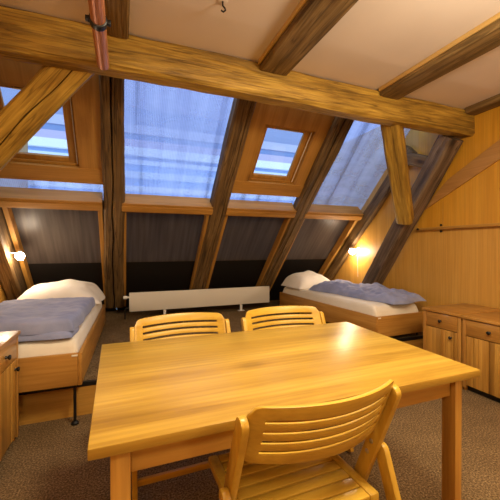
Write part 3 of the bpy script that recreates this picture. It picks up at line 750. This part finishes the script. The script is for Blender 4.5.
BL = (-0.27, 2.49); WB = 0.86
BR = (2.440, 2.635); WR = 0.70
def turn(o, c, a):
    o.matrix_world = Matrix.Translation((c[0], c[1], 0)) @ Matrix.Rotation(math.radians(a), 4, 'Z') @ Matrix.Translation((-c[0], -c[1], 0)) @ o.matrix_world
    return o
AL, AR = -1.5, 2.0
bl = make_bed((BL[0], BL[1], 0), WB, -1, 'wooden bed on the left standing over the floor step with black support leg')
br = make_bed((BR[0], BR[1], 0), WR, 1, 'wooden bed along the right gable wall behind the cabinets', 2.09)
bl.rotation_euler.z = math.radians(AL); br.rotation_euler.z = math.radians(AR)
turn(mattress(BL[0] - WB + 0.026, BL[0] - 0.026, BL[1] + 0.028, BL[1] + 2.01, 0.401, 0.200, 'cream sheeted mattress of the left bed', 1), BL, AL)
turn(mattress(BR[0] + 0.026, BR[0] + WR - 0.026, BR[1] + 0.028, BR[1] + 2.06, 0.401, 0.215, 'cream sheeted mattress of the right bed', 2), BR, AR)
ZM, ZR = 0.606, 0.621
def pillow(cx, cy, w_, l_, z0, h, label, sd, tilt=0.0):
    mb = MB()
    fn = lambda u, v: (max(0, 1 - abs(u) ** 3.2)) ** 0.30 * (0.55 + 0.45 * math.sin((v + 1) / 2 * math.pi * 0.62)) * (1 + 0.12 * noise.noise(Vector((u * 1.7, v * 2, sd))))
    soft(mb, cx - w_ / 2, cx + w_ / 2, cy - l_ / 2, cy + l_ / 2, z0, h, 60, 40, 5.0, 0.014, 6, sd, fn, edge_wave=0.035)
    return tag(mb.build('pillow', M['pillow']), label, 'pillow', 'pillows')
turn(pillow(BL[0] - 0.43, BL[1] + 1.74, 0.86, 0.54, ZM, 0.235, 'large white pillow at the head of the left bed', 3), BL, AL)
turn(pillow(BR[0] + 0.355, BR[1] + 1.785, 0.69, 0.56, ZR, 0.215, 'white pillow at the head of the right bed', 4), BR, AR)
# left duvet: folded in layers
mb = MB()
soft(mb, -1.12, -0.345, 2.55, 3.62, ZM, 0.050, 50, 50, 14, 0.010, 5, 5, edge_wave=0.04)
fl = lambda u, v: 1.0 + 0.10 * noise.noise(Vector((u * 2.2, v * 2.0, 2.2))) - 0.10 * (v + 1) / 2
soft(mb, -1.13, -0.32, 2.565, 3.74, ZM + 0.036, 0.098, 80, 90, 30, 0.015, 6.5, 6, fl, edge_wave=0.04)
turn(tag(mb.build('duvet', M['duvet']), 'folded blue-grey duvet lying in layers on the left bed', 'duvet', 'duvets'), BL, AL)
# right duvet: rumpled, reaching to the foot
mb = MB()
fn = lambda u, v: 0.85 + 0.25 * noise.noise(Vector((u * 1.5, v * 2.2, 4.4))) + 0.12 * v
soft(mb, 2.545, 3.09, 2.655, 4.08, ZR, 0.12, 60, 90, 7, 0.042, 6.5, 8, fn, edge_wave=0.07, shear=0.14)
turn(tag(mb.build('duvet', M['duvet']), 'rumpled blue-grey duvet spread over the right bed', 'duvet', 'duvets'), BR, AR)

# ------------------------------------------------------------------ cabinets
def knob(parent, x, y, z, s):
    return MB().lathe([(0.0, 0.0), (0.010, 0.0), (0.008, 0.006), (0.006, 0.010), (0.013, 0.016), (0.015, 0.022), (0.011, 0.027), (0.0, 0.028)], 16,
                      Matrix.Translation((x, y, z)) @ Matrix.Rotation(s * math.pi / 2, 4, 'Y')).build('knob', M['black'], parent)
def make_cabinet(loc, W, D, H, s, knob_far, label, boards):
    """front in the plane x = 0 facing s; body behind; y from 0 to W"""
    root = empty('bedside_cabinet', loc, 0, label, 'cabinet', 'bedside cabinets')
    def bx(a, b): return (min(-s * a, -s * b), max(-s * a, -s * b))       # depth behind the front
    a, b = bx(0.02, D)
    t = 0.018
    MB().box((a, 0.0, 0.0), (b, t, H - 0.0245), 0.001).build('side_panel', M['cab_z'], root)
    MB().box((a, W - t, 0.0), (b, W, H - 0.0245), 0.001).build('side_panel', M['cab_z'], root)
    c, d = bx(D - 0.01, D); MB().box((c, t, 0.05), (d, W - t, H - 0.0245)).build('back_panel', M['cab_z'], root, smooth=False)
    c, d = bx(0.021, D - 0.011); MB().box((c, t + 0.0005, 0.05), (d, W - t - 0.0005, 0.068)).build('bottom_panel', M['cab_y'], root, smooth=False)
    c, d = bx(0.045, 0.06); MB().box((c, t + 0.0005, 0.0), (d, W - t - 0.0005, 0.049)).build('plinth', M['black'], root, smooth=False)
    c, d = bx(-0.012, D); MB().box((c, -0.006, H - 0.024), (d, W + 0.006, H), 0.004).build('top', M['cab_y'], root)
    # stiles
    c, d = bx(0.0, 0.0195)
    MB().box((c, 0, 0.03), (d, 0.03, H - 0.0245), 0.002).build('stile', M['cab_z'], root)
    MB().box((c, W - 0.03, 0.03), (d, W, H - 0.0245), 0.002).build('stile', M['cab_z'], root)
    # drawer
    zd0, zd1 = H - 0.165, H - 0.030
    dr = MB().box((c, 0.033, zd0), (d, W - 0.033, zd1), 0.003).build('drawer', M['cab_y'], root)
    knob(dr, 0.0, W / 2, (zd0 + zd1) / 2, s)
    # door with upright boards
    mb = MB(); y0, y1 = 0.033, W - 0.033; z0, z1 = 0.055, zd0 - 0.006
    c, d = bx(0.004, 0.0185)
    tot = sum(boards); y = y0
    for k, q in enumerate(boards):
        wd = (y1 - y0) * q / tot
        cc, dd = bx(0.0015 if k % 2 else 0.004, 0.0185)
        mb.box((cc, y + 0.0012, z0), (dd, y + wd - 0.0012, z1), 0.002); y += wd
    do = mb.build('door', M['door'], root)
    knob(do, -s * 0.004, (y1 - 0.035) if knob_far else (y0 + 0.055), z1 - 0.055, s)
    for zz in (z0 + 0.05, z1 - 0.08):
        pass
    return root
make_cabinet((2.722, 1.938, 0), 0.378, 0.60, 0.650, -1, False, 'wooden bedside cabinet with black knobs next to the right bed foot', [0.05, 0.11, 0.06, 0.22])
make_cabinet((2.722, 1.475, 0), 0.448, 0.60, 0.645, -1, False, 'wooden cabinet at the right edge with boarded door and black knobs, nearer than its neighbour', [0.05, 0.10, 0.05, 0.09, 0.04, 0.06])
make_cabinet((-0.63, 1.98, 0), 0.49, 0.47, 0.700, 1, True, 'wooden bedside cabinet at the left edge in front of the bed foot', [0.3, 0.1])

# ------------------------------------------------------------------ reading lamps
def lamp(base, tip, label, normal):
    root = empty('reading_lamp', base, 0, label, 'lamp', 'reading lamps')
    base, tip, nv = Vector(base), Vector(tip), Vector(normal)
    rel = tip - base
    Mx = Matrix.Translation((0, 0, 0)) @ nv.to_track_quat('Z', 'Y').to_matrix().to_4x4()
    MB().lathe([(0, 0), (0.04, 0), (0.04, 0.008), (0.03, 0.014), (0, 0.014)], 20, Mx).build('wall_plate', M['white_plastic'], root)
    MB().tube([nv * 0.012, rel * 0.4 + Vector((0, 0, 0.035)), rel * 0.8 + Vector((0, 0, 0.03)), rel + Vector((0, 0, 0.035))], 0.006, 10).build('arm', M['white_plastic'], root)
    aim = Vector((0.15 if nv.x > 0 else -0.15, -0.6, -0.5)).normalized()
    Ma = Matrix.Translation(rel) @ aim.to_track_quat('Z', 'Y').to_matrix().to_4x4()
    sh = MB().lathe([(0.0, -0.085), (0.018, -0.085), (0.024, -0.05), (0.040, -0.025), (0.042, -0.025), (0.028, -0.052), (0.021, -0.088), (0.0, -0.089)], 22, Ma).build('lamp_shade', M['white_plastic'], root)
    MB().ball(rel, 0.042).build('bulb', M['bulb'], root)
    MB().tube([nv * 0.006 + Vector((0, 0, -0.03)), nv * 0.006 + Vector((0, 0.01, -0.2)), nv * 0.006 + Vector((0, 0.0, -0.42))], 0.003, 8).build('cord', M['white_plastic'], root)
    return root
lamp((XR, 4.02, 1.20), (3.25, 4.02, 1.166), 'lit reading lamp on the wall above the right bed', (-1, 0, 0))
lamp((XL, 4.2, 1.17), (-1.052, 4.2, 1.138), 'lit reading lamp above the left bed', (1, 0, 0))
